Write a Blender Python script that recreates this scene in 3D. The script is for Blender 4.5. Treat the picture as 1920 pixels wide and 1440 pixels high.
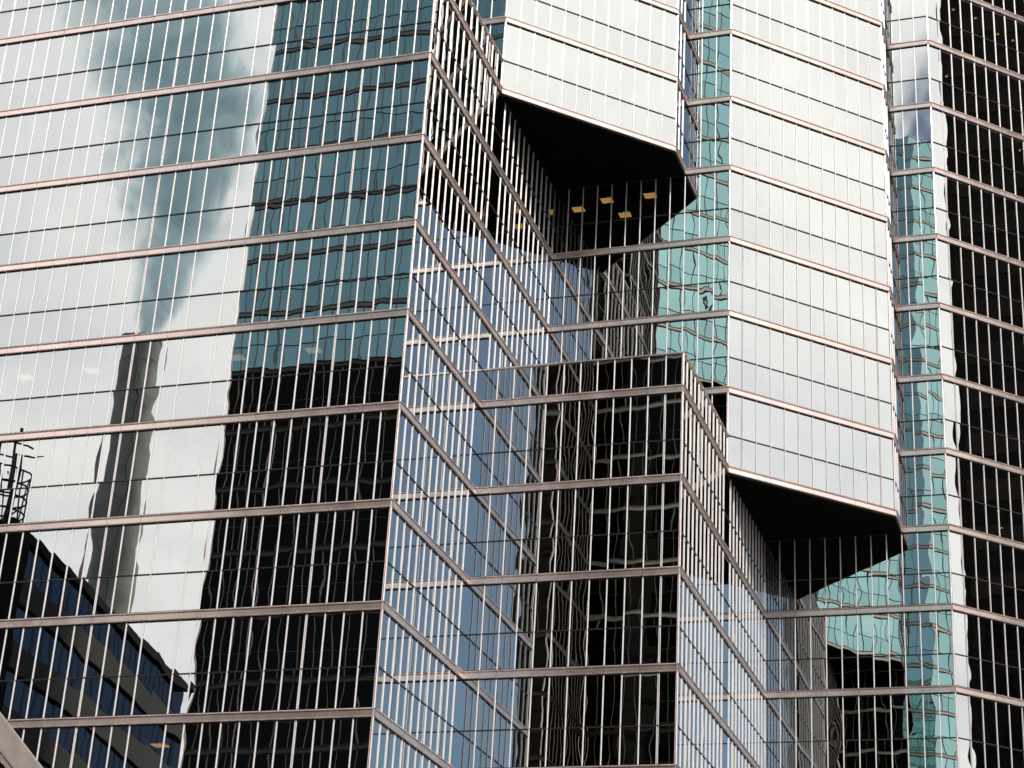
import bpy, bmesh, math, random
from mathutils import Vector, Matrix
random.seed(7)
sc = bpy.context.scene
col = sc.collection
for o in list(bpy.data.objects):
    bpy.data.objects.remove(o)

# ------------------------------------------------------------------ camera
EYE = 1.7
FPX = 3667.92 / 1920.0            # focal length in frame widths
PITCH, ROLL, ANG = 0.43346514, 0.05981715, -0.33221980
cA = Vector((math.cos(ANG), math.sin(ANG))); cB = Vector((-math.sin(ANG), math.cos(ANG)))
def to_ab(x, y, z):
    return Vector((x*cA.x + y*cA.y, x*cB.x + y*cB.y, z))
cp, sp, cr, sr = math.cos(PITCH), math.sin(PITCH), math.cos(ROLL), math.sin(ROLL)
c_fwd = to_ab(0, cp, sp)
c_right = to_ab(cr, -sr*sp, sr*cp)
c_up = to_ab(-sr, -cr*sp, cr*cp)
CAM = Vector((26.2494, -63.1125, EYE))
cd = bpy.data.cameras.new('camera'); cam = bpy.data.objects.new('camera', cd); col.objects.link(cam)
cam.matrix_world = Matrix(((c_right.x, c_up.x, -c_fwd.x, CAM.x), (c_right.y, c_up.y, -c_fwd.y, CAM.y),
                           (c_right.z, c_up.z, -c_fwd.z, CAM.z), (0, 0, 0, 1)))
cd.sensor_fit = 'HORIZONTAL'; cd.sensor_width = 36.0; cd.lens = 36.0*FPX
cd.clip_start = 0.5; cd.clip_end = 6000
sc.camera = cam
def ray(px, py):                    # direction through a pixel of the 1920 x 1440 photograph
    return (c_fwd*FPX*1920 + c_right*(px-960) - c_up*(py-720)).normalized()
def project(p):
    d = p - CAM; w = d.dot(c_fwd)
    if w <= 0: return (-9e9, -9e9)
    return (960 + FPX*1920*d.dot(c_right)/w, 720 - FPX*1920*d.dot(c_up)/w)

# ------------------------------------------------------------------ sky, sun, exposure
sc.view_settings.view_transform = 'Standard'
sc.view_settings.look = 'None'
sc.view_settings.exposure = 0.0
sc.view_settings.gamma = 1.0
SUN_EL, SUN_AZ = math.radians(38), math.radians(-48)      # towards the hidden sun, counted from +x
sun_dir = Vector((math.cos(SUN_EL)*math.cos(SUN_AZ), math.cos(SUN_EL)*math.sin(SUN_AZ), math.sin(SUN_EL)))
w = bpy.data.worlds.new('World'); sc.world = w; w.use_nodes = True
wt = w.node_tree; wt.nodes.clear()
def N(t, kind, **kw):
    n = t.nodes.new(kind)
    for k, v in kw.items():
        if k in ('op',): n.operation = v
        else: setattr(n, k, v)
    return n
def math_node(t, op, a, b=None, c=None, clamp=False):
    n = t.nodes.new('ShaderNodeMath'); n.operation = op; n.use_clamp = clamp
    for i, v in enumerate((a, b, c)):
        if v is None: continue
        if isinstance(v, (int, float)): n.inputs[i].default_value = v
        else: t.links.new(v, n.inputs[i])
    return n.outputs[0]
def vmath(t, op, a, b=None):
    n = t.nodes.new('ShaderNodeVectorMath'); n.operation = op
    for i, v in enumerate((a, b)):
        if v is None: continue
        if isinstance(v, (tuple, list, Vector)): n.inputs[i].default_value = tuple(v)
        else: t.links.new(v, n.inputs[i])
    return n
def maprange(t, v, a, b, c=0.0, d=1.0, smooth=True):
    n = t.nodes.new('ShaderNodeMapRange'); n.interpolation_type = 'SMOOTHSTEP' if smooth else 'LINEAR'
    t.links.new(v, n.inputs[0])
    for i, q in enumerate((a, b, c, d)): n.inputs[i+1].default_value = q
    return n.outputs[0]
sky = wt.nodes.new('ShaderNodeTexSky'); sky.sky_type = 'NISHITA'; sky.sun_disc = False
sky.sun_elevation = SUN_EL; sky.sun_rotation = math.atan2(sun_dir.x, sun_dir.y)
sky.altitude = 100; sky.air_density = 0.9; sky.dust_density = 0.15; sky.ozone_density = 1.3
bg_sky = wt.nodes.new('ShaderNodeBackground'); bg_sky.inputs[1].default_value = 0.085
wt.links.new(sky.outputs[0], bg_sky.inputs[0])
tc = wt.nodes.new('ShaderNodeTexCoord')
dirn = vmath(wt, 'NORMALIZE', tc.outputs['Generated']).outputs[0]
sep = wt.nodes.new('ShaderNodeSeparateXYZ'); wt.links.new(dirn, sep.inputs[0])
# clouds lie on a high flat layer: the direction is divided by its height
zz = math_node(wt, 'MAXIMUM', math_node(wt, 'ADD', sep.outputs[2], 0.16), 0.03)
comb = wt.nodes.new('ShaderNodeCombineXYZ')
wt.links.new(math_node(wt, 'DIVIDE', sep.outputs[0], zz), comb.inputs[0])
wt.links.new(math_node(wt, 'DIVIDE', sep.outputs[1], zz), comb.inputs[1])
comb.inputs[2].default_value = 3.7
def noise(t, vec, scale, detail, rough=0.55, dist=0.0, dims='3D'):
    n = t.nodes.new('ShaderNodeTexNoise'); n.noise_dimensions = dims
    t.links.new(vec, n.inputs['Vector'])
    n.inputs['Scale'].default_value = scale; n.inputs['Detail'].default_value = detail
    n.inputs['Roughness'].default_value = rough; n.inputs['Distortion'].default_value = dist
    return n.outputs[0]
n1 = noise(wt, comb.outputs[0], 0.85, 8, 0.62, 0.35)
n2 = noise(wt, comb.outputs[0], 1.7, 7, 0.58, 0.5)
def gap(direction, lo, hi):          # a gap in the cloud cover
    d = vmath(wt, 'DOT_PRODUCT', dirn, tuple(Vector(direction).normalized())).outputs['Value']
    return maprange(wt, d, lo, hi)
g1 = math_node(wt, 'MULTIPLY', gap((0.36, -0.93, 0.36), 0.85, 0.96), 1.7)
g2 = gap((-0.45, 0.90, 0.55), 0.45, 0.88)
g3 = math_node(wt, 'MULTIPLY', gap((0.96, 0.20, 0.52), 0.950, 0.99), 0.30)
gaps = math_node(wt, 'MAXIMUM', math_node(wt, 'MAXIMUM', g1, g2), g3)
cover = math_node(wt, 'SUBTRACT', math_node(wt, 'ADD', math_node(wt, 'MULTIPLY', math_node(wt, 'SUBTRACT', n1, 0.5), 1.5), 0.75), gaps)
mask = maprange(wt, cover, 0.02, 0.42)
veil = math_node(wt, 'ADD', math_node(wt, 'MULTIPLY', g2, 0.21), 0.04)     # thin high veil in the gaps
mask = math_node(wt, 'MAXIMUM', mask, veil)
ramp = wt.nodes.new('ShaderNodeValToRGB')
ramp.color_ramp.elements[0].position = 0.33; ramp.color_ramp.elements[0].color = (0.70, 0.695, 0.73, 1)
ramp.color_ramp.elements[1].position = 0.62; ramp.color_ramp.elements[1].color = (1.06, 0.99, 0.96, 1)
wt.links.new(n2, ramp.inputs[0])
# the overcast is brightest around the hidden sun
sd = vmath(wt, 'DOT_PRODUCT', dirn, tuple(sun_dir)).outputs['Value']
glow = maprange(wt, sd, -0.3, 1.0, 1.22, 1.56, False)
bg_cl = wt.nodes.new('ShaderNodeBackground')
wt.links.new(ramp.outputs[0], bg_cl.inputs[0]); wt.links.new(glow, bg_cl.inputs[1])
mx = wt.nodes.new('ShaderNodeMixShader')
wt.links.new(mask, mx.inputs[0]); wt.links.new(bg_sky.outputs[0], mx.inputs[1]); wt.links.new(bg_cl.outputs[0], mx.inputs[2])
wo = wt.nodes.new('ShaderNodeOutputWorld'); wt.links.new(mx.outputs[0], wo.inputs[0])

sl = bpy.data.lights.new('sun', 'SUN'); sl.energy = 2.6; sl.angle = math.radians(10); sl.color = (1.0, 0.95, 0.88)
so = bpy.data.objects.new('sun', sl); col.objects.link(so); so.location = (0, 0, 200)
so.rotation_euler = sun_dir.to_track_quat('Z', 'Y').to_euler()

sc.cycles.max_bounces = 12; sc.cycles.glossy_bounces = 8; sc.cycles.transparent_max_bounces = 16
sc.cycles.transmission_bounces = 4; sc.cycles.diffuse_bounces = 2; sc.cycles.volume_bounces = 0
sc.cycles.caustics_reflective = False; sc.cycles.caustics_refractive = False
sc.cycles.use_denoising = True

# ------------------------------------------------------------------ materials
def mat(name):
    m = bpy.data.materials.new(name); m.use_nodes = True
    m.node_tree.nodes.clear()
    out = m.node_tree.nodes.new('ShaderNodeOutputMaterial')
    return m, m.node_tree, out
def principled(name, base, rough=0.5, metal=0.0, var=0.0, scale=3.0, bump=0.0, spec=0.5):
    m, t, out = mat(name)
    p = t.nodes.new('ShaderNodeBsdfPrincipled')
    p.inputs['Roughness'].default_value = rough; p.inputs['Metallic'].default_value = metal
    p.inputs['Specular IOR Level'].default_value = spec
    p.inputs['Base Color'].default_value = (*base, 1)
    if var:
        tcn = t.nodes.new('ShaderNodeTexCoord')
        nz = noise(t, tcn.outputs['Object'], scale, 6, 0.65)
        mxn = t.nodes.new('ShaderNodeMix'); mxn.data_type = 'RGBA'
        mxn.inputs[6].default_value = (*[c*(1-var) for c in base], 1)
        mxn.inputs[7].default_value = (*[min(1, c*(1+var)) for c in base], 1)
        t.links.new(maprange(t, nz, 0.3, 0.7), mxn.inputs[0]); t.links.new(mxn.outputs[2], p.inputs['Base Color'])
        t.links.new(math_node(t, 'ADD', math_node(t, 'MULTIPLY', nz, 0.25), rough-0.12), p.inputs['Roughness'])
        if bump:
            b = t.nodes.new('ShaderNodeBump'); b.inputs['Strength'].default_value = bump; b.inputs['Distance'].default_value = 0.02
            t.links.new(nz, b.inputs['Height']); t.links.new(b.outputs[0], p.inputs['Normal'])
    t.links.new(p.outputs[0], out.inputs[0])
    return m
def glass(name, tint, base_r, see=None, dark=(0.01, 0.01, 0.011), edge=0.9, vary=0.93):
    """reflective coated glazing; 'see' is the tint of what shows through, None for glazing with a blind dark back"""
    m, t, out = mat(name)
    at = t.nodes.new('ShaderNodeAttribute'); at.attribute_name = 'seed'
    v = maprange(t, at.outputs['Fac'], 0, 1, vary, 1.0, False)
    cmul = vmath(t, 'SCALE', tint); t.links.new(v, cmul.inputs['Scale'])
    g = t.nodes.new('ShaderNodeBsdfGlossy'); g.inputs['Roughness'].default_value = 0.0
    t.links.new(cmul.outputs[0], g.inputs['Color'])
    fr = t.nodes.new('ShaderNodeFresnel'); fr.inputs['IOR'].default_value = 1.5
    fac = math_node(t, 'ADD', math_node(t, 'MULTIPLY', fr.outputs[0], edge), base_r, clamp=True)
    if see:
        b = t.nodes.new('ShaderNodeBsdfTransparent')
    else:
        b = t.nodes.new('ShaderNodeBsdfDiffuse')
    b.inputs['Color'].default_value = (*(see or dark), 1)
    ms = t.nodes.new('ShaderNodeMixShader')
    t.links.new(fac, ms.inputs[0]); t.links.new(b.outputs[0], ms.inputs[1]); t.links.new(g.outputs[0], ms.inputs[2])
    t.links.new(ms.outputs[0], out.inputs[0])
    return m
def emitter(name, c, s):
    m, t, out = mat(name)
    e = t.nodes.new('ShaderNodeEmission'); e.inputs[0].default_value = (*c, 1); e.inputs[1].default_value = s
    t.links.new(e.outputs[0], out.inputs[0]); return m
M = {}
M['glass'] = glass('silver_glass', (0.925, 0.985, 0.965), 0.61, see=(0.20, 0.18, 0.15))
M['metal'] = principled('satin_aluminium', (0.95, 0.775, 0.715), 0.24, 0.80, 0.10, 0.9)
M['mullion'] = principled('mullion_aluminium', (0.93, 0.845, 0.81), 0.30, 0.22, 0.03, 1.5)
M['grey_metal'] = principled('grey_aluminium', (0.27, 0.25, 0.22), 0.40, 0.5, 0.1, 0.9)
M['darkened_metal'] = principled('darkened_aluminium', (0.085, 0.072, 0.06), 0.45, 0.5, 0.1, 0.9)  # darker copy of the band metal, for the twin's darkened floors
M['cream_metal'] = principled('cream_aluminium', (0.62, 0.57, 0.49), 0.35, 0.7, 0.1, 0.9)
M['dark_metal'] = principled('dark_bronze', (0.035, 0.032, 0.034), 0.35, 0.2)
M['gasket'] = principled('black_gasket', (0.012, 0.011, 0.011), 0.7)
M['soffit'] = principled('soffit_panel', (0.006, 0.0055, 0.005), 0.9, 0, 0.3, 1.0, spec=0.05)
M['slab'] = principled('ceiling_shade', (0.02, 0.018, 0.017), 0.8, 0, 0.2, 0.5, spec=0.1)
M['lamp'] = emitter('ceiling_lamp_glow', (1.0, 0.62, 0.22), 4.6)
M['dim_lamp'] = emitter('dim_lamp_glow', (1.0, 0.82, 0.58), 2.2)
M['roof'] = principled('roof_gravel', (0.25, 0.24, 0.22), 0.9, 0, 0.3, 2.0)
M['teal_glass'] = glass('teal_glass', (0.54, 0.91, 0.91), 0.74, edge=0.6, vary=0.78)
M['black_and_darkened_glass'] = glass('black_and_darkened_glass', (0.5, 0.47, 0.43), 0.008, dark=(0.0038, 0.003, 0.0022), edge=0.3)  # plain black panes; on the twin, a dark skyline reflection put into colour
M['blue_glass'] = glass('blue_glass', (0.34, 0.40, 0.52), 0.16, edge=0.3)
M['concrete'] = principled('weathered_concrete', (0.235, 0.24, 0.22), 0.85, 0, 0.28, 0.35, 0.3)
M['beige'] = principled('beige_precast', (0.036, 0.03, 0.024), 0.8, 0, 0.2, 0.5)
M['black_clad'] = principled('black_cladding', (0.009, 0.0075, 0.0065), 0.7, 0, 0.3, 0.3, spec=0.1)
M['olive'] = principled('olive_concrete', (0.028, 0.029, 0.022), 0.85, 0, 0.25, 0.4, 0.2)
M['steel'] = principled('painted_steel', (0.02, 0.022, 0.026), 0.5, 0.2)
M['stone'] = principled('limestone_coping', (0.36, 0.31, 0.27), 0.75, 0, 0.12, 6.0, 0.25)
M['paving'] = principled('granite_paving', (0.22, 0.215, 0.205), 0.8, 0, 0.2, 0.6, 0.2)
M['asphalt'] = principled('asphalt', (0.05, 0.05, 0.052), 0.85, 0, 0.25, 1.5, 0.3)

# ------------------------------------------------------------------ object helpers
def empty(name, loc, label, cat, group=None):
    o = bpy.data.objects.new(name, None); col.objects.link(o); o.location = loc
    o['label'] = label; o['category'] = cat
    if group: o['group'] = group
    return o
class MB:
    """collects vertices and faces in world coordinates, built as ONE mesh"""
    def __init__(s): s.v = []; s.f = []; s.sm = []; s.seed = []
    def add(s, verts, faces, smooth=False, seed=0.5):
        b = len(s.v); s.v += [tuple(v) for v in verts]
        s.f += [tuple(i+b for i in f) for f in faces]; s.sm += [smooth]*len(faces); s.seed += [seed]*len(faces)
    def merge(s, o):
        b = len(s.v); s.v += o.v; s.f += [tuple(i+b for i in f) for f in o.f]; s.sm += o.sm; s.seed += o.seed
    def box(s, o, ux, uy, uz):
        """o corner, three edge vectors (right handed)"""
        o, ux, uy, uz = Vector(o), Vector(ux), Vector(uy), Vector(uz)
        p = [o, o+ux, o+ux+uy, o+uy]; p += [q+uz for q in p]
        f = [(3, 2, 1, 0), (4, 5, 6, 7), (0, 1, 5, 4), (1, 2, 6, 5), (2, 3, 7, 6), (3, 0, 4, 7)]
        if ux.cross(uy).dot(uz) < 0: f = [tuple(reversed(q)) for q in f]
        s.add(p, f)
    def tube(s, a, b, r0, r1=None, n=8, cap=True):
        a, b = Vector(a), Vector(b); r1 = r0 if r1 is None else r1
        ax = (b-a).normalized(); u = ax.orthogonal().normalized(); v = ax.cross(u)
        ring = lambda c, r: [c + (u*math.cos(2*math.pi*i/n) + v*math.sin(2*math.pi*i/n))*r for i in range(n)]
        s.add(ring(a, r0)+ring(b, r1), [(i, (i+1) % n, n+(i+1) % n, n+i) for i in range(n)], True)
        if cap:
            s.add(ring(a, r0), [tuple(reversed(range(n)))]); s.add(ring(b, r1), [tuple(range(n))])
    def build(s, name, m, parent=None, kind=None, label=None):
        me = bpy.data.meshes.new(name)
        org = parent.location if parent else Vector((0, 0, 0))
        me.from_pydata([(x-org.x, y-org.y, z-org.z) for x, y, z in s.v], [], s.f)
        me.polygons.foreach_set('use_smooth', s.sm)
        at = me.attributes.new('seed', 'FLOAT', 'FACE'); at.data.foreach_set('value', s.seed)
        me.materials.append(m); me.update()
        o = bpy.data.objects.new(name, me); col.objects.link(o)
        if parent: o.parent = parent
        if kind: o['kind'] = kind
        if label: o['label'] = label
        return o
def prism(poly, z0, z1):
    mb = MB(); n = len(poly)
    area = sum(poly[i][0]*poly[(i+1) % n][1]-poly[(i+1) % n][0]*poly[i][1] for i in range(n))
    if area < 0: poly = poly[::-1]
    mb.add([(x, y, z0) for x, y in poly]+[(x, y, z1) for x, y in poly],
           [tuple(reversed(range(n))), tuple(range(n, 2*n))]+[(i, (i+1) % n, n+(i+1) % n, n+i) for i in range(n)])
    return mb
def inset(poly, d):
    n = len(poly); out = []
    area = sum(poly[i][0]*poly[(i+1) % n][1]-poly[(i+1) % n][0]*poly[i][1] for i in range(n))
    s = 1 if area > 0 else -1
    for i in range(n):
        p0, p1, p2 = Vector(poly[i-1]), Vector(poly[i]), Vector(poly[(i+1) % n])
        e1 = (p1-p0).normalized(); e2 = (p2-p1).normalized()
        n1 = Vector((-e1.y, e1.x))*s; n2 = Vector((-e2.y, e2.x))*s
        k = d/max(0.2, 1+n1.dot(n2))
        out.append(tuple(p1+(n1+n2)*k))
    return out

# ------------------------------------------------------------------ curtain wall
FLOOR = 4.0; BAND = 0.33; TRANSOM = 1.55
class Wall:
    """pieces of a curtain wall by kind; each piece is (MB, size in the photograph)"""
    def __init__(s): s.p = {}
    def put(s, kind, mb, vis=True): s.p.setdefault(kind, []).append((mb, vis))
def pane_mesh(o, u, wd, z0, z1, nrm, rng, wave=1.0, grid=True, inset_=0.0):
    mb = MB(); h = z1-z0; seed = rng.uniform(0.45, 1.0) if h > 1.8 else rng.uniform(0.0, 0.55)
    if not grid:
        t1, t2 = rng.gauss(0, 0.003)*wave, rng.gauss(0, 0.003)*wave
        P = lambda a, b: o+u*(a*wd)+Vector((0, 0, z0+b*h))+nrm*(t1*(a-.5)*wd+t2*(b-.5)*h)
        mb.add([P(0, 0), P(1, 0), P(1, 1), P(0, 1)], [(0, 1, 2, 3)], False, seed)
        return mb
    nu, nv = 4, 6; wave *= 0.62
    tx, tz = rng.gauss(0, 0.0016)*wave, rng.gauss(0, 0.0014)*wave
    pil = rng.gauss(0.0003, 0.00065)*wave
    waves = [(rng.uniform(0.00012, 0.0004)*wave, rng.uniform(2.5, 8.0)*rng.choice((-1, 1)), rng.uniform(1.5, 5.5), rng.uniform(0, 6.28)) for _ in range(3)]
    vs = []
    for j in range(nv+1):
        for i in range(nu+1):
            a, b = i/nu, j/nv
            x, z = (a-.5)*wd, (b-.5)*h
            d = tx*x+tz*z+pil*(1-(2*a-1)**2)*(1-(2*b-1)**2)
            for am, kx, kz, ph in waves: d += am*math.sin(kx*x+kz*z+ph)
            vs.append(o+u*(a*wd)+Vector((0, 0, z0+b*h))+nrm*d)
    fs = [(j*(nu+1)+i, j*(nu+1)+i+1, (j+1)*(nu+1)+i+1, (j+1)*(nu+1)+i) for j in range(nv) for i in range(nu)]
    mb.add(vs, fs, True, seed)
    return mb
def mullion_mesh(c, u, nrm, z0, z1, half=0.030, depth=0.040, joint=False):
    mb = MB()
    def bar(cc, hw, dp):
        n = 6; ring = []
        prof = [(-hw, -0.01), (-hw, dp*0.2)]+[(-hw*math.cos(math.pi*i/n), dp*0.2+dp*0.8*math.sin(math.pi*i/n)) for i in range(1, n)]+[(hw, dp*0.2), (hw, -0.01)]
        lo = [cc+u*x+nrm*y+Vector((0, 0, z0)) for x, y in prof]; hi = [cc+u*x+nrm*y+Vector((0, 0, z1)) for x, y in prof]
        k = len(prof)
        mb.add(lo+hi, [(i, i+1, k+i+1, k+i) for i in range(k-1)], True)
        mb.add(lo, [tuple(reversed(range(k)))]); mb.add(hi, [tuple(range(k))])
    if joint:
        bar(c-u*0.027, 0.017, depth*0.8); bar(c+u*0.027, 0.017, depth*0.8)
    else:
        bar(c, half, depth)
    return mb
def curtain(wall, p0, p1, n, zk, k0, k1, parapet=0.0, rng=random, grid=True, wave=1.0, joints=(), skip=lambda i, k: False,
            seg=2, glass_of=lambda k, short: 'pane', half=0.030, depth=0.040, band=lambda k: 'spandrel', start_post=True, end_post=True, flip=False, last_band=True):
    """glazing from p0 to p1 (outside is on the right of that way, unless flip), bands at levels k0..k1"""
    p0 = Vector((*p0, 0)); p1 = Vector((*p1, 0)); L = (p1-p0).length; u = (p1-p0)/L
    nrm = Vector((u.y, -u.x, 0))
    if flip:                       # keep the corners right handed for outward faces
        nrm = -nrm; p0, p1 = p1, p0; u = -u
    wd = L/n
    for k in range(k0, k1+1):
        z = zk(k)
        if k < k1 or last_band:
            i = 0
            while i < n:
                m = min(seg, n-i)
                if n-i-m == 1 and seg > 1: m += 1
                b = MB(); g0 = 0.006 if i > 0 else 0.0; g1 = 0.006 if i+m < n else 0.0
                o = p0+u*(i*wd+g0)+Vector((0, 0, z-BAND)); ln = u*(m*wd-g0-g1)
                prof = [(-0.02, 0.0), (0.085, 0.0), (0.105, 0.012), (0.11, 0.028), (0.095, 0.045), (0.075, 0.05),
                        (0.075, BAND-0.085), (0.03, BAND-0.083), (0.03, BAND-0.056), (0.085, BAND-0.055), (0.115, BAND-0.042),
                        (0.12, BAND-0.025), (0.105, BAND-0.006), (0.085, BAND), (-0.02, BAND)]
                kk = len(prof); va = [o+nrm*x+Vector((0, 0, zz_)) for x, zz_ in prof]; vb = [q+ln for q in va]
                b.add(va+vb, [(j, kk+j, kk+(j+1) % kk, (j+1) % kk) for j in range(kk)])
                b.add(va, [tuple(range(kk))]); b.add(vb, [tuple(reversed(range(kk)))])
                wall.put(band(k), b); i += m
            s = MB()                               # black joint under and above the band
            s.box(p0+nrm*(-0.03)+Vector((0, 0, z)), u*L, nrm*0.06, Vector((0, 0, 0.045)))
            s.box(p0+nrm*(-0.03)+Vector((0, 0, z-BAND-0.05)), u*L, nrm*0.05, Vector((0, 0, 0.048)))
            wall.put('gasket', s)
        cells = []
        if k < k1:
            zt, zb = z-BAND, zk(k+1); zm = zb+TRANSOM
            cells.append((zt, zm, zb))
        if k == k0 and parapet:
            zp = z+parapet
            for i in range(n):
                wall.put(glass_of(k, True), pane_mesh(p0+u*i*wd, u, wd, z, zp, nrm, rng, wave, grid))
            for i in range(1, n):
                wall.put('mullion', mullion_mesh(p0+u*i*wd, u, nrm, z+0.02, zp-0.01, half, depth))
            c = MB(); c.box(p0-nrm*0.25+Vector((0, 0, zp)), u*L, nrm*0.33, Vector((0, 0, 0.07))); wall.put('coping', c)
            for on, q in ((start_post, p0), (end_post, p1)):
                if on: wall.put('corner_post', mullion_mesh(q, u, nrm, z, zp, 0.06, 0.06))
        for zt, zm, zb in cells:
            for i in range(n):
                if skip(i, k): continue
                o = p0+u*i*wd
                wall.put(glass_of(k, False), pane_mesh(o, u, wd, zm, zt, nrm, rng, wave, grid))
                wall.put(glass_of(k, True), pane_mesh(o, u, wd, zb, zm, nrm, rng, wave, grid))
            for i in range(1, n):
                wall.put('mullion', mullion_mesh(p0+u*i*wd, u, nrm, zb+0.03, zt-0.03, half, depth, joint=(i in joints)))
            i = 0
            while i < n:
                m = min(4, n-i); t = MB()
                t.box(p0+u*i*wd-nrm*0.01+Vector((0, 0, zm-0.024)), u*m*wd, nrm*0.045, Vector((0, 0, 0.048)))
                wall.put('transom', t); i += m
            for on, q in ((start_post, p0), (end_post, p1)):
                if on:
                    wall.put('corner_post', mullion_mesh(q, u, nrm, zb, zt, 0.055, 0.05))

U = 8.913271776616; E4 = U/4; Z0 = 46.54631 + EYE
zk = lambda k: Z0-FLOOR*k
def pts(U):
    e = U/4
    P = dict(P1=(0, 0), J=(0, U), V1=(0, U), I1=(0, 2*U), V2=(U, 2*U), X1=(U-e, 2*U), W1=(U-e, 2*U-e), Q1=(U, U))
    for a, b in (('I1', 'I2'), ('X1', 'X2'), ('W1', 'W2'), ('V2', 'V3')):
        P[b] = (P[a][0]+U, P[a][1]+U)
    P['W3'] = (P['W2'][0]+U, P['W2'][1]+U); P['X3'] = (P['X2'][0]+U, P['X2'][1]+U)
    return P
P = pts(U); PW = U/12
GROUND_K = 12; TOP_K = -7; LEFT = -36*PW; BACK = 62.0
rng = random.Random(11)
wall = Wall()
H1 = 12
# lower walls and blocks
curtain(wall, (LEFT, 0), (-12*PW, 0), 24, zk, TOP_K, GROUND_K, rng=rng, joints=(8, 20), end_post=False, wave=0.75)
curtain(wall, (-12*PW, 0), P['P1'], 12, zk, -1, GROUND_K, parapet=1.45, rng=rng, joints=(8,), start_post=False)
curtain(wall, P['P1'], P['J'], 12, zk, -1, GROUND_K, parapet=1.45, rng=rng, joints=(1, 11), end_post=False)
curtain(wall, P['J'], P['I1'], 12, zk, -1, 3, rng=rng, start_post=False, joints=(5,), last_band=False)
curtain(wall, P['I1'], P['V2'], 12, zk, -1, 3, rng=rng, start_post=False, last_band=False)
curtain(wall, P['J'], P['Q1'], 12, zk, 3, GROUND_K, parapet=1.45, rng=rng, start_post=False, joints=(11,))
curtain(wall, P['Q1'], P['V2'], 12, zk, 3, GROUND_K, parapet=1.45, rng=rng, joints=(1, 9), end_post=False)
curtain(wall, P['V2'], P['I2'], 12, zk, 3, GROUND_K, rng=rng, start_post=False, joints=(11,))
curtain(wall, P['I2'], P['V3'], 12, zk, 3, GROUND_K, rng=rng, start_post=False)
# upper walls
curtain(wall, (-12*PW, U), P['V1'], 12, zk, TOP_K, -1, rng=rng, last_band=False)
curtain(wall, P['V1'], P['W1'], 12, zk, TOP_K, -1, rng=rng, joints=(1, 11), seg=3)
curtain(wall, P['W1'], P['X1'], 3, zk, TOP_K, -1, rng=rng, start_post=False, end_post=False)
curtain(wall, P['X1'], P['V2'], 3, zk, TOP_K, -1, rng=rng, start_post=False, last_band=False)
curtain(wall, P['V2'], P['W2'], 12, zk, TOP_K, 3, rng=rng, joints=(1, 11), seg=3)
curtain(wall, P['W2'], P['X2'], 3, zk, TOP_K, 3, rng=rng, start_post=False, end_post=False)
curtain(wall, P['X2'], P['V3'], 3, zk, TOP_K, 3, rng=rng, start_post=False, last_band=False)
curtain(wall, P['V3'], P['W3'], 12, zk, TOP_K, GROUND_K, rng=rng, joints=(1, 11), seg=3)
# out of the frame: the wall that closes the tall part above the first terrace
curtain(wall, (-12*PW, 0), (-12*PW, U), 12, zk, TOP_K, -1, rng=rng, start_post=False, end_post=False)
curtain(wall, P['W3'], P['X3'], 3, zk, TOP_K, GROUND_K, rng=rng, start_post=False)

tower = empty('office_tower', (0, 0, 0), 'stepped silver mirror-glass office tower with saw-tooth corners and pinkish metal bands', 'office tower')
names = dict(pane=('pane', 'glass'), spandrel=('spandrel_panel', 'metal'), mullion=('mullion', 'mullion'),
             transom=('transom', 'dark_metal'), gasket=('joint_seal', 'gasket'), coping=('coping', 'metal'),
             corner_post=('corner_post', 'metal'))
def shown(mb):                     # how large a piece shows in the photograph
    q = [project(Vector(v)) for v in mb.v]
    x0, x1 = min(a for a, b in q), max(a for a, b in q); y0, y1 = min(b for a, b in q), max(b for a, b in q)
    x0, x1 = max(x0, 0), min(x1, 1920); y0, y1 = max(y0, 0), min(y1, 1440)
    if x1 <= x0 or y1 <= y0: return 0.0
    return (x1-x0)*(y1-y0)
for kind, items in wall.p.items():
    nm, mk = names[kind]
    items = sorted((( shown(mb), i, mb) for i, (mb, _) in enumerate(items)), key=lambda q: (-q[0], q[1]))
    limit = 298 if kind not in ('gasket',) else 0
    rest = MB()
    for j, (size, _, mb) in enumerate(items):
        if j < limit and size > 0: mb.build(nm, M[mk], tower)
        else: rest.merge(mb)
    if rest.v: rest.build(nm, M[mk], tower, kind='stuff')

# floors, soffits, roofs
top_poly = [(LEFT, 0), (-12*PW, 0), (-12*PW, U), P['V1'], P['W1'], P['X1'], P['V2'], P['W2'], P['X2'], P['V3'], P['W3'], P['X3'], (P['X3'][0], BACK), (LEFT, BACK)]
mid_poly = [(LEFT, 0), P['P1'], P['I1'], P['V2'], P['W2'], P['X2'], P['V3'], P['W3'], P['X3'], (P['X3'][0], BACK), (LEFT, BACK)]
low_poly = [(LEFT, 0), P['P1'], P['J'], P['Q1'], P['I2'], P['V3'], P['W3'], P['X3'], (P['X3'][0], BACK), (LEFT, BACK)]
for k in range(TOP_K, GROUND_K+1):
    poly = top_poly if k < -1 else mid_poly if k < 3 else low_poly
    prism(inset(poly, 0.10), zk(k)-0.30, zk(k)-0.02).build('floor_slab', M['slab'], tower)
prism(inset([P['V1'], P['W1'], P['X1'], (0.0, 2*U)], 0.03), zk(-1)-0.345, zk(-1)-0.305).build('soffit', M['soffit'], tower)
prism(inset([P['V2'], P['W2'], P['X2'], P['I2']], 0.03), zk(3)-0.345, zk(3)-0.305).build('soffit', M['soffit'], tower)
prism(inset([(-12*PW, 0), (0, 0), (0, U), (-12*PW, U)], 0.12), zk(-1)+1.2, zk(-1)+1.4).build('terrace_roof', M['roof'], tower)
prism(inset([P['J'], P['Q1'], P['V2'], P['I1']], 0.12), zk(3)+1.2, zk(3)+1.4).build('terrace_roof', M['roof'], tower)
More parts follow.
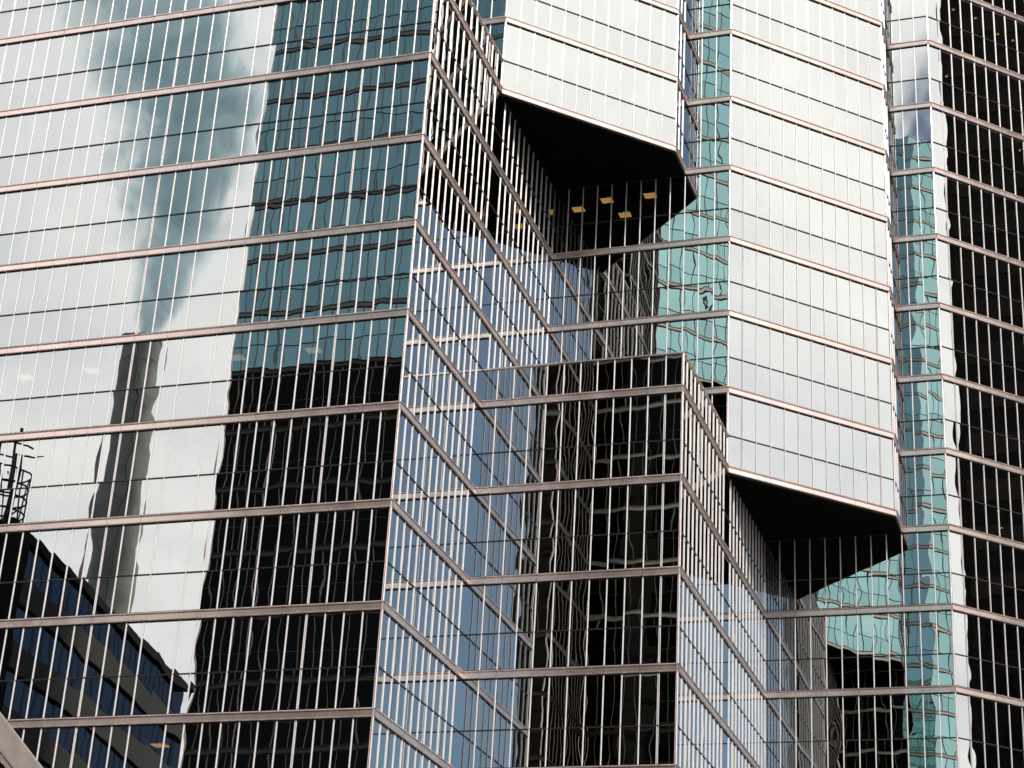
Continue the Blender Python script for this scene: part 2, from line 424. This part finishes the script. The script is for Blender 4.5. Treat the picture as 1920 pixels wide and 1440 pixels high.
prism(inset(top_poly, 0.05), zk(TOP_K)+0.06, zk(TOP_K)+0.5).build('roof', M['roof'], tower)
m = MB(); m.box((LEFT-0.1, 0.12, 0), (0, BACK, 0), (-0.4, 0, 0), (0, 0, zk(TOP_K))); m.build('side_wall', M['black_clad'], tower)
m = MB(); m.box((LEFT-0.5, BACK+0.15, 0), (P['X3'][0]-LEFT+0.5, 0, 0), (0, 0.4, 0), (0, 0, zk(TOP_K)))
m.box((P['X3'][0]+0.05, P['X3'][1]+0.1, 0), (0.4, 0, 0), (0, BACK-P['X3'][1]+0.05, 0), (0, 0, zk(TOP_K))); m.build('rear_wall', M['black_clad'], tower)
# lit ceiling lamps seen through the glass
def lamp_at(px, py, k, sx=0.60, sy=0.48, m='lamp'):
    z = zk(k)-0.335; d = ray(px, py); t = (z-CAM.z)/d.z; c = CAM+d*t
    mb = MB(); mb.box((c.x-sx/2, c.y-sy/2, z-0.01), (sx, 0, 0), (0, sy, 0), (0, 0, 0.03)); mb.build('ceiling_light', M[m], tower)
for px, py, k in ((1085, 393, -1), (1138, 376, -1), (1219, 367, -1), (1172, 403, -1),
                  (445, 671, 3), (588, 657, 3), (48, 708, 3), (172, 695, 3), (300, 1398, 7)):
    lamp_at(px, py, k, m='dim_lamp' if px < 700 and k == 3 else 'lamp')
for px, py, k in ((1787, 18, -5), (1829, 34, -5), (1871, 64, -5), (1899, 76, -5), (1775, 143, -4), (1912, 282, -3), (1872, 958, 2), (1878, 990, 2)):
    lamp_at(px, py, k, 0.14, 0.14)

# ------------------------------------------------------------------ ground
def sheet(name, x0, y0, x1, y1, z, m):
    mb = MB(); mb.add([(x0, y0, z), (x1, y0, z), (x1, y1, z), (x0, y1, z)], [(0, 1, 2, 3)]); o = mb.build(name, m); o['kind'] = 'structure'; return o
sheet('ground', -3000, -3000, 3000, 3000, -0.02, M['asphalt'])
sheet('plaza', -60, -80, 75, 70, 0.0, M['paving'])

# ------------------------------------------------------------------ twin tower across the plaza (seen in the glass)
OA, OB, DZ = -10.6, -36.0, 20.5
mp = lambda p: (p[0]+OA, OB-p[1])
zt = lambda k: Z0+DZ-FLOOR*k
TTOP, TGR = -11, 17; PAR = 1.9
def tw(k): return 'teal' if zt(k) > 54 else 'black'  # lower floors: the dark skyline they would mirror is put into the glass colour
tw_wall = Wall(); r2 = random.Random(5)
kw = dict(rng=r2, grid=False, wave=0.7, half=0.036, depth=0.06, flip=True)
A_LEN = 15.9
gl = lambda k, s: tw(k)
tl = lambda k, s: 'teal'
bd = lambda k: 'cream' if zt(k) > 38 else 'spandrel'
kg = dict(kw); kg['band'] = lambda k: 'mid' if zt(k) > 54 else 'spandrel'; kw['band'] = bd  # lower bands take the same mirrored darkness in their colour
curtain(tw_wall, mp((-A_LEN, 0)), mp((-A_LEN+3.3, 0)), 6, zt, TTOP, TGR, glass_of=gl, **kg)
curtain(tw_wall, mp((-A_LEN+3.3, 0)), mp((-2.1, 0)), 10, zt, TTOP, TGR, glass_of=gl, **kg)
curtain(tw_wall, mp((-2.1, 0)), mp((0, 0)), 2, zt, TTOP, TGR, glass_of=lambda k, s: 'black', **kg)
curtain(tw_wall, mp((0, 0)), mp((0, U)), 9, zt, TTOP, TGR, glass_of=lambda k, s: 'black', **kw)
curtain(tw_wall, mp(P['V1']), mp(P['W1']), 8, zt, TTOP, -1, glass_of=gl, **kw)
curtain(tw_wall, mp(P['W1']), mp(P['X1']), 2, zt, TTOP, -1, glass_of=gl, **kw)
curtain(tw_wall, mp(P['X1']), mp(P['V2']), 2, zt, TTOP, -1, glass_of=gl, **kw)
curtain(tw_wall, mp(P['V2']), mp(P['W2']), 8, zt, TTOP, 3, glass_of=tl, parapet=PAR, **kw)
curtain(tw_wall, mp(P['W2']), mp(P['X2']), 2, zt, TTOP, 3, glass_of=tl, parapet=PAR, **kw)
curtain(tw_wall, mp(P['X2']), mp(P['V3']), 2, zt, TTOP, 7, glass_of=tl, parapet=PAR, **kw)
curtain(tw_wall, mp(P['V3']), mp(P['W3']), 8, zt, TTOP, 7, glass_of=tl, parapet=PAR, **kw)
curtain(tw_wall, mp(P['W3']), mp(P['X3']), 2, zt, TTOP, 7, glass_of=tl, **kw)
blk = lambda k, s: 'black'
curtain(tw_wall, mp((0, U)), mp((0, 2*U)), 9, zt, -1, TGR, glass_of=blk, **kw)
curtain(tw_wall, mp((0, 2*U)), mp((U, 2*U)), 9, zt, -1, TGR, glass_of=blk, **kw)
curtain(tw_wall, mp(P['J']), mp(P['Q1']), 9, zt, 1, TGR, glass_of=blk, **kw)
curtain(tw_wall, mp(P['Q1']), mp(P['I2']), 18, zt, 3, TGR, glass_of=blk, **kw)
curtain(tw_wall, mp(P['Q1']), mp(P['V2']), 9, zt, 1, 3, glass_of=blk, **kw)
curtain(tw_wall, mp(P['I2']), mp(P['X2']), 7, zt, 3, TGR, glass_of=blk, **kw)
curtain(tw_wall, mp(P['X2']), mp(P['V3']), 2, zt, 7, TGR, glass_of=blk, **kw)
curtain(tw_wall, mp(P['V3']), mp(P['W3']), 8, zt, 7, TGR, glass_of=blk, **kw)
twin = empty('glass_tower', (OA, OB, 0), 'teal glass twin tower with lower floors coloured dark for a skyline they reflect, mirrored in the left glass walls', 'tower')
tn = dict(teal=('glazing', 'teal_glass'), black=('darkened_glazing', 'black_and_darkened_glass'), spandrel=('darkened_spandrel', 'darkened_metal'), mid=('spandrel', 'grey_metal'), cream=('pale_spandrel', 'cream_metal'), mullion=('mullion_grid', 'grey_metal'),
          transom=('transom_grid', 'dark_metal'), gasket=('joint_seal', 'gasket'), coping=('coping', 'metal'), corner_post=('corner_post', 'metal'))
for kind, items in tw_wall.p.items():
    rest = MB()
    for mb, _ in items: rest.merge(mb)
    rest.build(tn[kind][0], M[tn[kind][1]], twin, kind='stuff')
up = [(-A_LEN, 0), (0, 0), (0, U), P['W1'], P['X1'], P['V2'], P['W2'], P['X2'], P['V3'], P['W3'], P['X3'], (P['X3'][0]-4, P['X3'][1]+3), (-A_LEN, U*2.6)]
lo = [(-A_LEN, 0), (0, 0), (0, U), P['Q1'], P['I2'], P['V3'], P['W3'], P['X3'], (P['X3'][0]-4, P['X3'][1]+3), (-A_LEN, U*2.6)]
md = [(-A_LEN, 0), (0, 0), (0, 2*U), P['V2'], P['W2'], P['X2'], P['V3'], P['W3'], P['X3'], (P['X3'][0]-4, P['X3'][1]+3), (-A_LEN, U*2.6)]
tp = lambda poly: [mp(q) for q in poly]
prism(inset(tp(up), 0.15), zt(-1)-0.3, zt(TTOP)+0.4).build('upper_core', M['black_clad'], twin)
prism(inset(tp(md), 0.15), zt(3)-0.3, zt(-1)-0.3).build('middle_core', M['black_clad'], twin)
prism(inset(tp(lo), 0.15), 0, zt(3)-0.3).build('lower_core', M['black_clad'], twin)
prism(inset(tp([P['J'], P['Q1'], P['V2'], (0, 2*U)]), 0.15), zt(3)-0.3, zt(1)).build('terrace_core', M['black_clad'], twin)

# ------------------------------------------------------------------ smokestack and its smoke
CH = Vector((-73.2, -103.2, 0)); CHZ = 92.0
stack = empty('smokestack', CH, 'tall grey concrete smokestack mirrored in the far left glass wall', 'chimney')
mb = MB(); nseg = 14
for i in range(nseg):
    z0, z1 = CHZ*i/nseg, CHZ*(i+1)/nseg
    r0, r1 = 3.3-1.1*(z0/CHZ), 3.3-1.1*(z1/CHZ)
    mb.tube(CH+Vector((0, 0, z0)), CH+Vector((0, 0, z1)), r0, r1, 28, cap=False)
mb.build('shaft', M['concrete'], stack)
mb = MB()
mb.tube(CH+Vector((0, 0, CHZ-0.5)), CH+Vector((0, 0, CHZ)), 2.26, 2.26, 28)
mb.tube(CH+Vector((0, 0, CHZ-3.0)), CH+Vector((0, 0, CHZ-2.8)), 2.27, 2.27, 28)
mb.build('cap', M['concrete'], stack)
mb = MB()
for s in (-0.25, 0.25):
    mb.tube(CH+Vector((2.0, 3.2+s*0.2, 2)), CH+Vector((1.4, 2.1+s*0.2, CHZ-1)), 0.06, 0.06, 5)
mb.build('ladder', M['steel'], stack)

SM_H = 60.0; SM_R = 17.0
mb = MB(); n = 20; lv = 12
def plume_axis(t): return Vector((-13.0*t*t + 3.6*math.sin(t*2.6), 7.8*t*t - 2.2*math.sin(t*2.6), 0))
def plume_r(t): return 1.8+14.5*t**0.85+3.4*t
for j in range(lv+1):
    t = j/lv; c = plume_axis(t)+Vector((0, 0, t*SM_H)); r = plume_r(t)*1.5
    mb.add([CH+Vector((0, 0, CHZ+0.1))+c+Vector((math.cos(2*math.pi*i/n)*r, math.sin(2*math.pi*i/n)*r, 0)) for i in range(n)], [])
for j in range(lv):
    mb.f += [(j*n+i, j*n+(i+1) % n, (j+1)*n+(i+1) % n, (j+1)*n+i) for i in range(n)]; mb.sm += [True]*n; mb.seed += [0.5]*n
mb.f += [tuple(reversed(range(n))), tuple(range(lv*n, lv*n+n))]; mb.sm += [False]*2; mb.seed += [0.5]*2
sm_m, t, out = mat('smoke')
tcn = t.nodes.new('ShaderNodeTexCoord')
rel = vmath(t, 'SUBTRACT', tcn.outputs['Object'], (CH.x, CH.y, CHZ+0.1)).outputs[0]
s3 = t.nodes.new('ShaderNodeSeparateXYZ'); t.links.new(rel, s3.inputs[0])
tt = math_node(t, 'DIVIDE', s3.outputs[2], SM_H)
t2 = math_node(t, 'MULTIPLY', tt, tt); sn = math_node(t, 'SINE', math_node(t, 'MULTIPLY', tt, 2.6))
ax_ = math_node(t, 'ADD', math_node(t, 'MULTIPLY', t2, -13.0), math_node(t, 'MULTIPLY', sn, 3.6))
ay_ = math_node(t, 'ADD', math_node(t, 'MULTIPLY', t2, 7.8), math_node(t, 'MULTIPLY', sn, -2.2))
dx = math_node(t, 'SUBTRACT', s3.outputs[0], ax_); dy = math_node(t, 'SUBTRACT', s3.outputs[1], ay_)
rr = math_node(t, 'SQRT', math_node(t, 'ADD', math_node(t, 'MULTIPLY', dx, dx), math_node(t, 'MULTIPLY', dy, dy)))
R = math_node(t, 'ADD', math_node(t, 'ADD', math_node(t, 'MULTIPLY', math_node(t, 'POWER', math_node(t, 'MAXIMUM', tt, 0.0), 0.85), 14.5), 1.8), math_node(t, 'MULTIPLY', tt, 3.0))
q = math_node(t, 'DIVIDE', rr, R)
nz = noise(t, rel, 0.10, 6, 0.62, 0.4)
dens = math_node(t, 'ADD', math_node(t, 'SUBTRACT', 0.80, q), math_node(t, 'MULTIPLY', math_node(t, 'SUBTRACT', nz, 0.5), 2.6))
dens = maprange(t, dens, 0.0, 0.35)
dens = math_node(t, 'MULTIPLY', dens, maprange(t, tt, 1.0, 0.55, 0.0, 1.0))
dens = math_node(t, 'MULTIPLY', dens, math_node(t, 'DIVIDE', 1.35, R))
va = t.nodes.new('ShaderNodeVolumeAbsorption'); va.inputs['Color'].default_value = (0.20, 0.40, 0.46, 1)
t.links.new(dens, va.inputs['Density'])
t.links.new(va.outputs[0], out.inputs['Volume'])
sm_m.cycles.volume_step_rate = 0.25
so_ = mb.build('smoke_plume', sm_m); so_['kind'] = 'stuff'; so_['label'] = 'drifting grey smoke plume above the smokestack, mirrored in the glass'; so_['category'] = 'smoke'

# ------------------------------------------------------------------ low block with ribbon windows
ZR = 42.7
F0, F1 = Vector((-38.7, -33.0, 0)), Vector((-44.4, -68.7, 0))
low = empty('ribbon_window_block', (-46, -50, 0), 'low dark office block with blue ribbon windows mirrored in the bottom left glass', 'building')
def curve_pt(t, off=0.0):
    p = F0.lerp(F1, t); d = (F1-F0).normalized(); nn = Vector((-d.y, d.x, 0))
    return p+nn*(4*t*(1-t)*0.3+off)
NS = 12
def ribbon(z0, z1, off, t0=0.0, t1=1.0):
    m_ = MB()
    for i in range(NS):
        a, b = t0+(t1-t0)*i/NS, t0+(t1-t0)*(i+1)/NS
        pa, pb, qa, qb = curve_pt(a, off), curve_pt(b, off), curve_pt(a, off-0.5), curve_pt(b, off-0.5)
        V = lambda p, z: Vector((p.x, p.y, z))
        m_.add([V(pa, z0), V(pb, z0), V(pb, z1), V(pa, z1), V(qa, z0), V(qb, z0), V(qb, z1), V(qa, z1)],
               [(3, 2, 1, 0), (4, 5, 6, 7), (0, 1, 5, 4), (2, 3, 7, 6), (1, 2, 6, 5), (3, 0, 4, 7)])
    return m_
dF = (F1-F0).normalized(); nF = Vector((-dF.y, dF.x, 0))
if nF.x < 0: nF = -nF
sgn = 1 if (curve_pt(0.5, 1.0)-curve_pt(0.5, 0.0)).dot(nF) > 0 else -1
z = ZR
ribbon(ZR-0.6, ZR, 0.3*sgn).build('parapet', M['black_clad'], low)
z = ZR-0.6
while z > 2:
    ribbon(z-2.3, z, 0.0).build('ribbon_window', M['blue_glass'], low)
    ribbon(z-4.0, z-2.3, 0.25*sgn).build('precast_band', M['beige'], low); z -= 4.0
m_ = MB()
for i in range(1, 24):
    p = curve_pt(i/24, 0.06*sgn); m_.tube(Vector((p.x, p.y, 1)), Vector((p.x, p.y, ZR-0.9)), 0.025, 0.025, 5)
m_.build('window_bars', M['steel'], low, kind='stuff')
poly = [tuple(curve_pt(i/12, -0.4*sgn).xy) for i in range(13)]+[(-64, -70), (-60, -30)]
prism(poly, 0, ZR-0.3).build('body', M['black_clad'], low)
m_ = MB(); m_.box((-52.5, -32.2, 0), (16.1, 0, 0), (0, 3.2, 0), (0, 0, ZR-2.0)); m_.build('end_wall', M['black_clad'], low)

mast = empty('lattice_mast', (-43.7, -39.5, ZR-0.3), 'dark steel lattice mast on the roof of the low block, mirrored at the left edge', 'mast')
mz = ZR-0.3; mc = Vector((-43.7, -39.5, mz))
for k in range(3):
    a = 0.6+k*2.1; p = mc+Vector((math.cos(a), math.sin(a), 0))*0.75
    m_ = MB(); m_.tube(p, p+Vector((0, 0, 9.2-k*0.7)), 0.13, 0.10, 7); m_.build('pole', M['steel'], mast)
for h in (2.6, 3.3, 4.3, 5.1, 6.1, 7.8):
    m_ = MB(); n = 14; r = 1.45
    for i in range(n):
        if h > 7 and i > 9: continue
        a, b = 2*math.pi*i/n, 2*math.pi*(i+1)/n
        m_.tube(mc+Vector((math.cos(a)*r, math.sin(a)*r, h)), mc+Vector((math.cos(b)*r, math.sin(b)*r, h)), 0.07, 0.07, 5)
    m_.build('ring_rail', M['steel'], mast)
m_ = MB()
for i in range(8):
    a = 2*math.pi*i/8
    m_.tube(mc+Vector((math.cos(a)*1.45, math.sin(a)*1.45, 0.2)), mc+Vector((math.cos(a+.5)*1.45, math.sin(a+.5)*1.45, 6.1)), 0.06, 0.06, 5)
m_.build('brace', M['steel'], mast)
for i in range(5):
    a = 0.4+i*1.25; h = 3.0+i*1.15
    m_ = MB(); m_.tube(mc+Vector((math.cos(a)*0.7, math.sin(a)*0.7, h)), mc+Vector((math.cos(a)*2.1, math.sin(a)*2.1, h+0.35)), 0.07, 0.04, 6)
    m_.build('antenna_arm', M['steel'], mast)

# ------------------------------------------------------------------ olive office block beyond the twin tower
ob = empty('office_block', (21, -89, 0), 'dark olive office block mirrored in the inner corners of the stepped facade', 'building')
OX0, OX1, OY = 14.5, 27.2, -80.0
m_ = MB(); m_.box((OX0, OY, 0), (OX1-OX0, 0, 0), (0, -18, 0), (0, 0, 124)); m_.build('body', M['olive'], ob)
m_ = MB(); p_ = MB()
for i in range(1, 30):
    m_.box((OX0+0.5, OY, i*4.1), (OX1-OX0-1.0, 0, 0), (0, 0.05, 0), (0, 0, 2.3))
for i in range(1, 12):
    p_.box((OX0+i*1.06, OY, 3), (0.28, 0, 0), (0, 0.25, 0), (0, 0, 120))
m_.build('window_bands', M['black_and_darkened_glass'], ob, kind='stuff'); p_.build('pier', M['olive'], ob, kind='stuff')

# ------------------------------------------------------------------ dark slab tower to the right (seen in the right-hand wall)
dk = empty('dark_tower', (98, 46, 0), 'black office tower mirrored in the dark glass wall at the right edge', 'tower')
DX, DY = 79.0, 22.05
m_ = MB(); m_.box((DX, DY, 0), (40, 0, 0), (0, 48, 0), (0, 0, 150)); m_.build('body', M['black_clad'], dk)
m_ = MB()
for i in range(1, 36):
    m_.box((DX-0.06, DY+0.5, i*4.1), (0.05, 0, 0), (0, 47, 0), (0, 0, 2.0))
m_.build('window_bands', M['black_and_darkened_glass'], dk, kind='stuff')

# ------------------------------------------------------------------ sloping canopy beam, bottom left corner
D0 = 25.0
a0 = CAM+ray(-30, 1295)*D0; a1 = CAM+ray(178, 1566)*D0
d = (a1-a0).normalized(); v = (a0-CAM).normalized()
side = d.cross(v).normalized()
if side.dot(c_right) > 0: side = -side
th = side.cross(d).normalized()
if th.dot(v) < 0: th = -th
s0 = a0-d*6.0
L = (a1-a0).length+6.0
k = -a1.z/d.z if d.z < 0 else 6.0
L += k
can = empty('canopy', (a1+d*k), 'sloping pale stone canopy edge in the bottom left corner', 'canopy')
m_ = MB(); m_.box(s0, d*L, side*0.29, th*0.30); o_ = m_.build('edge_beam', M['stone'], can)
bv = o_.modifiers.new('bevel', 'BEVEL'); bv.width = 0.02; bv.segments = 2
m_ = MB(); m_.box(s0+side*0.295+th*0.06, d*(L-2), side*0.05, th*0.2); m_.build('frame_strip', M['metal'], can)
m_ = MB(); m_.box(s0+side*0.35+th*0.10, d*(L-2.5), side*2.2, th*0.03); m_.build('canopy_glazing', M['black_and_darkened_glass'], can)
m_ = MB(); m_.box(s0+side*2.57+th*0.0, d*(L-3), side*0.24, th*0.30); m_.build('inner_beam', M['stone'], can)
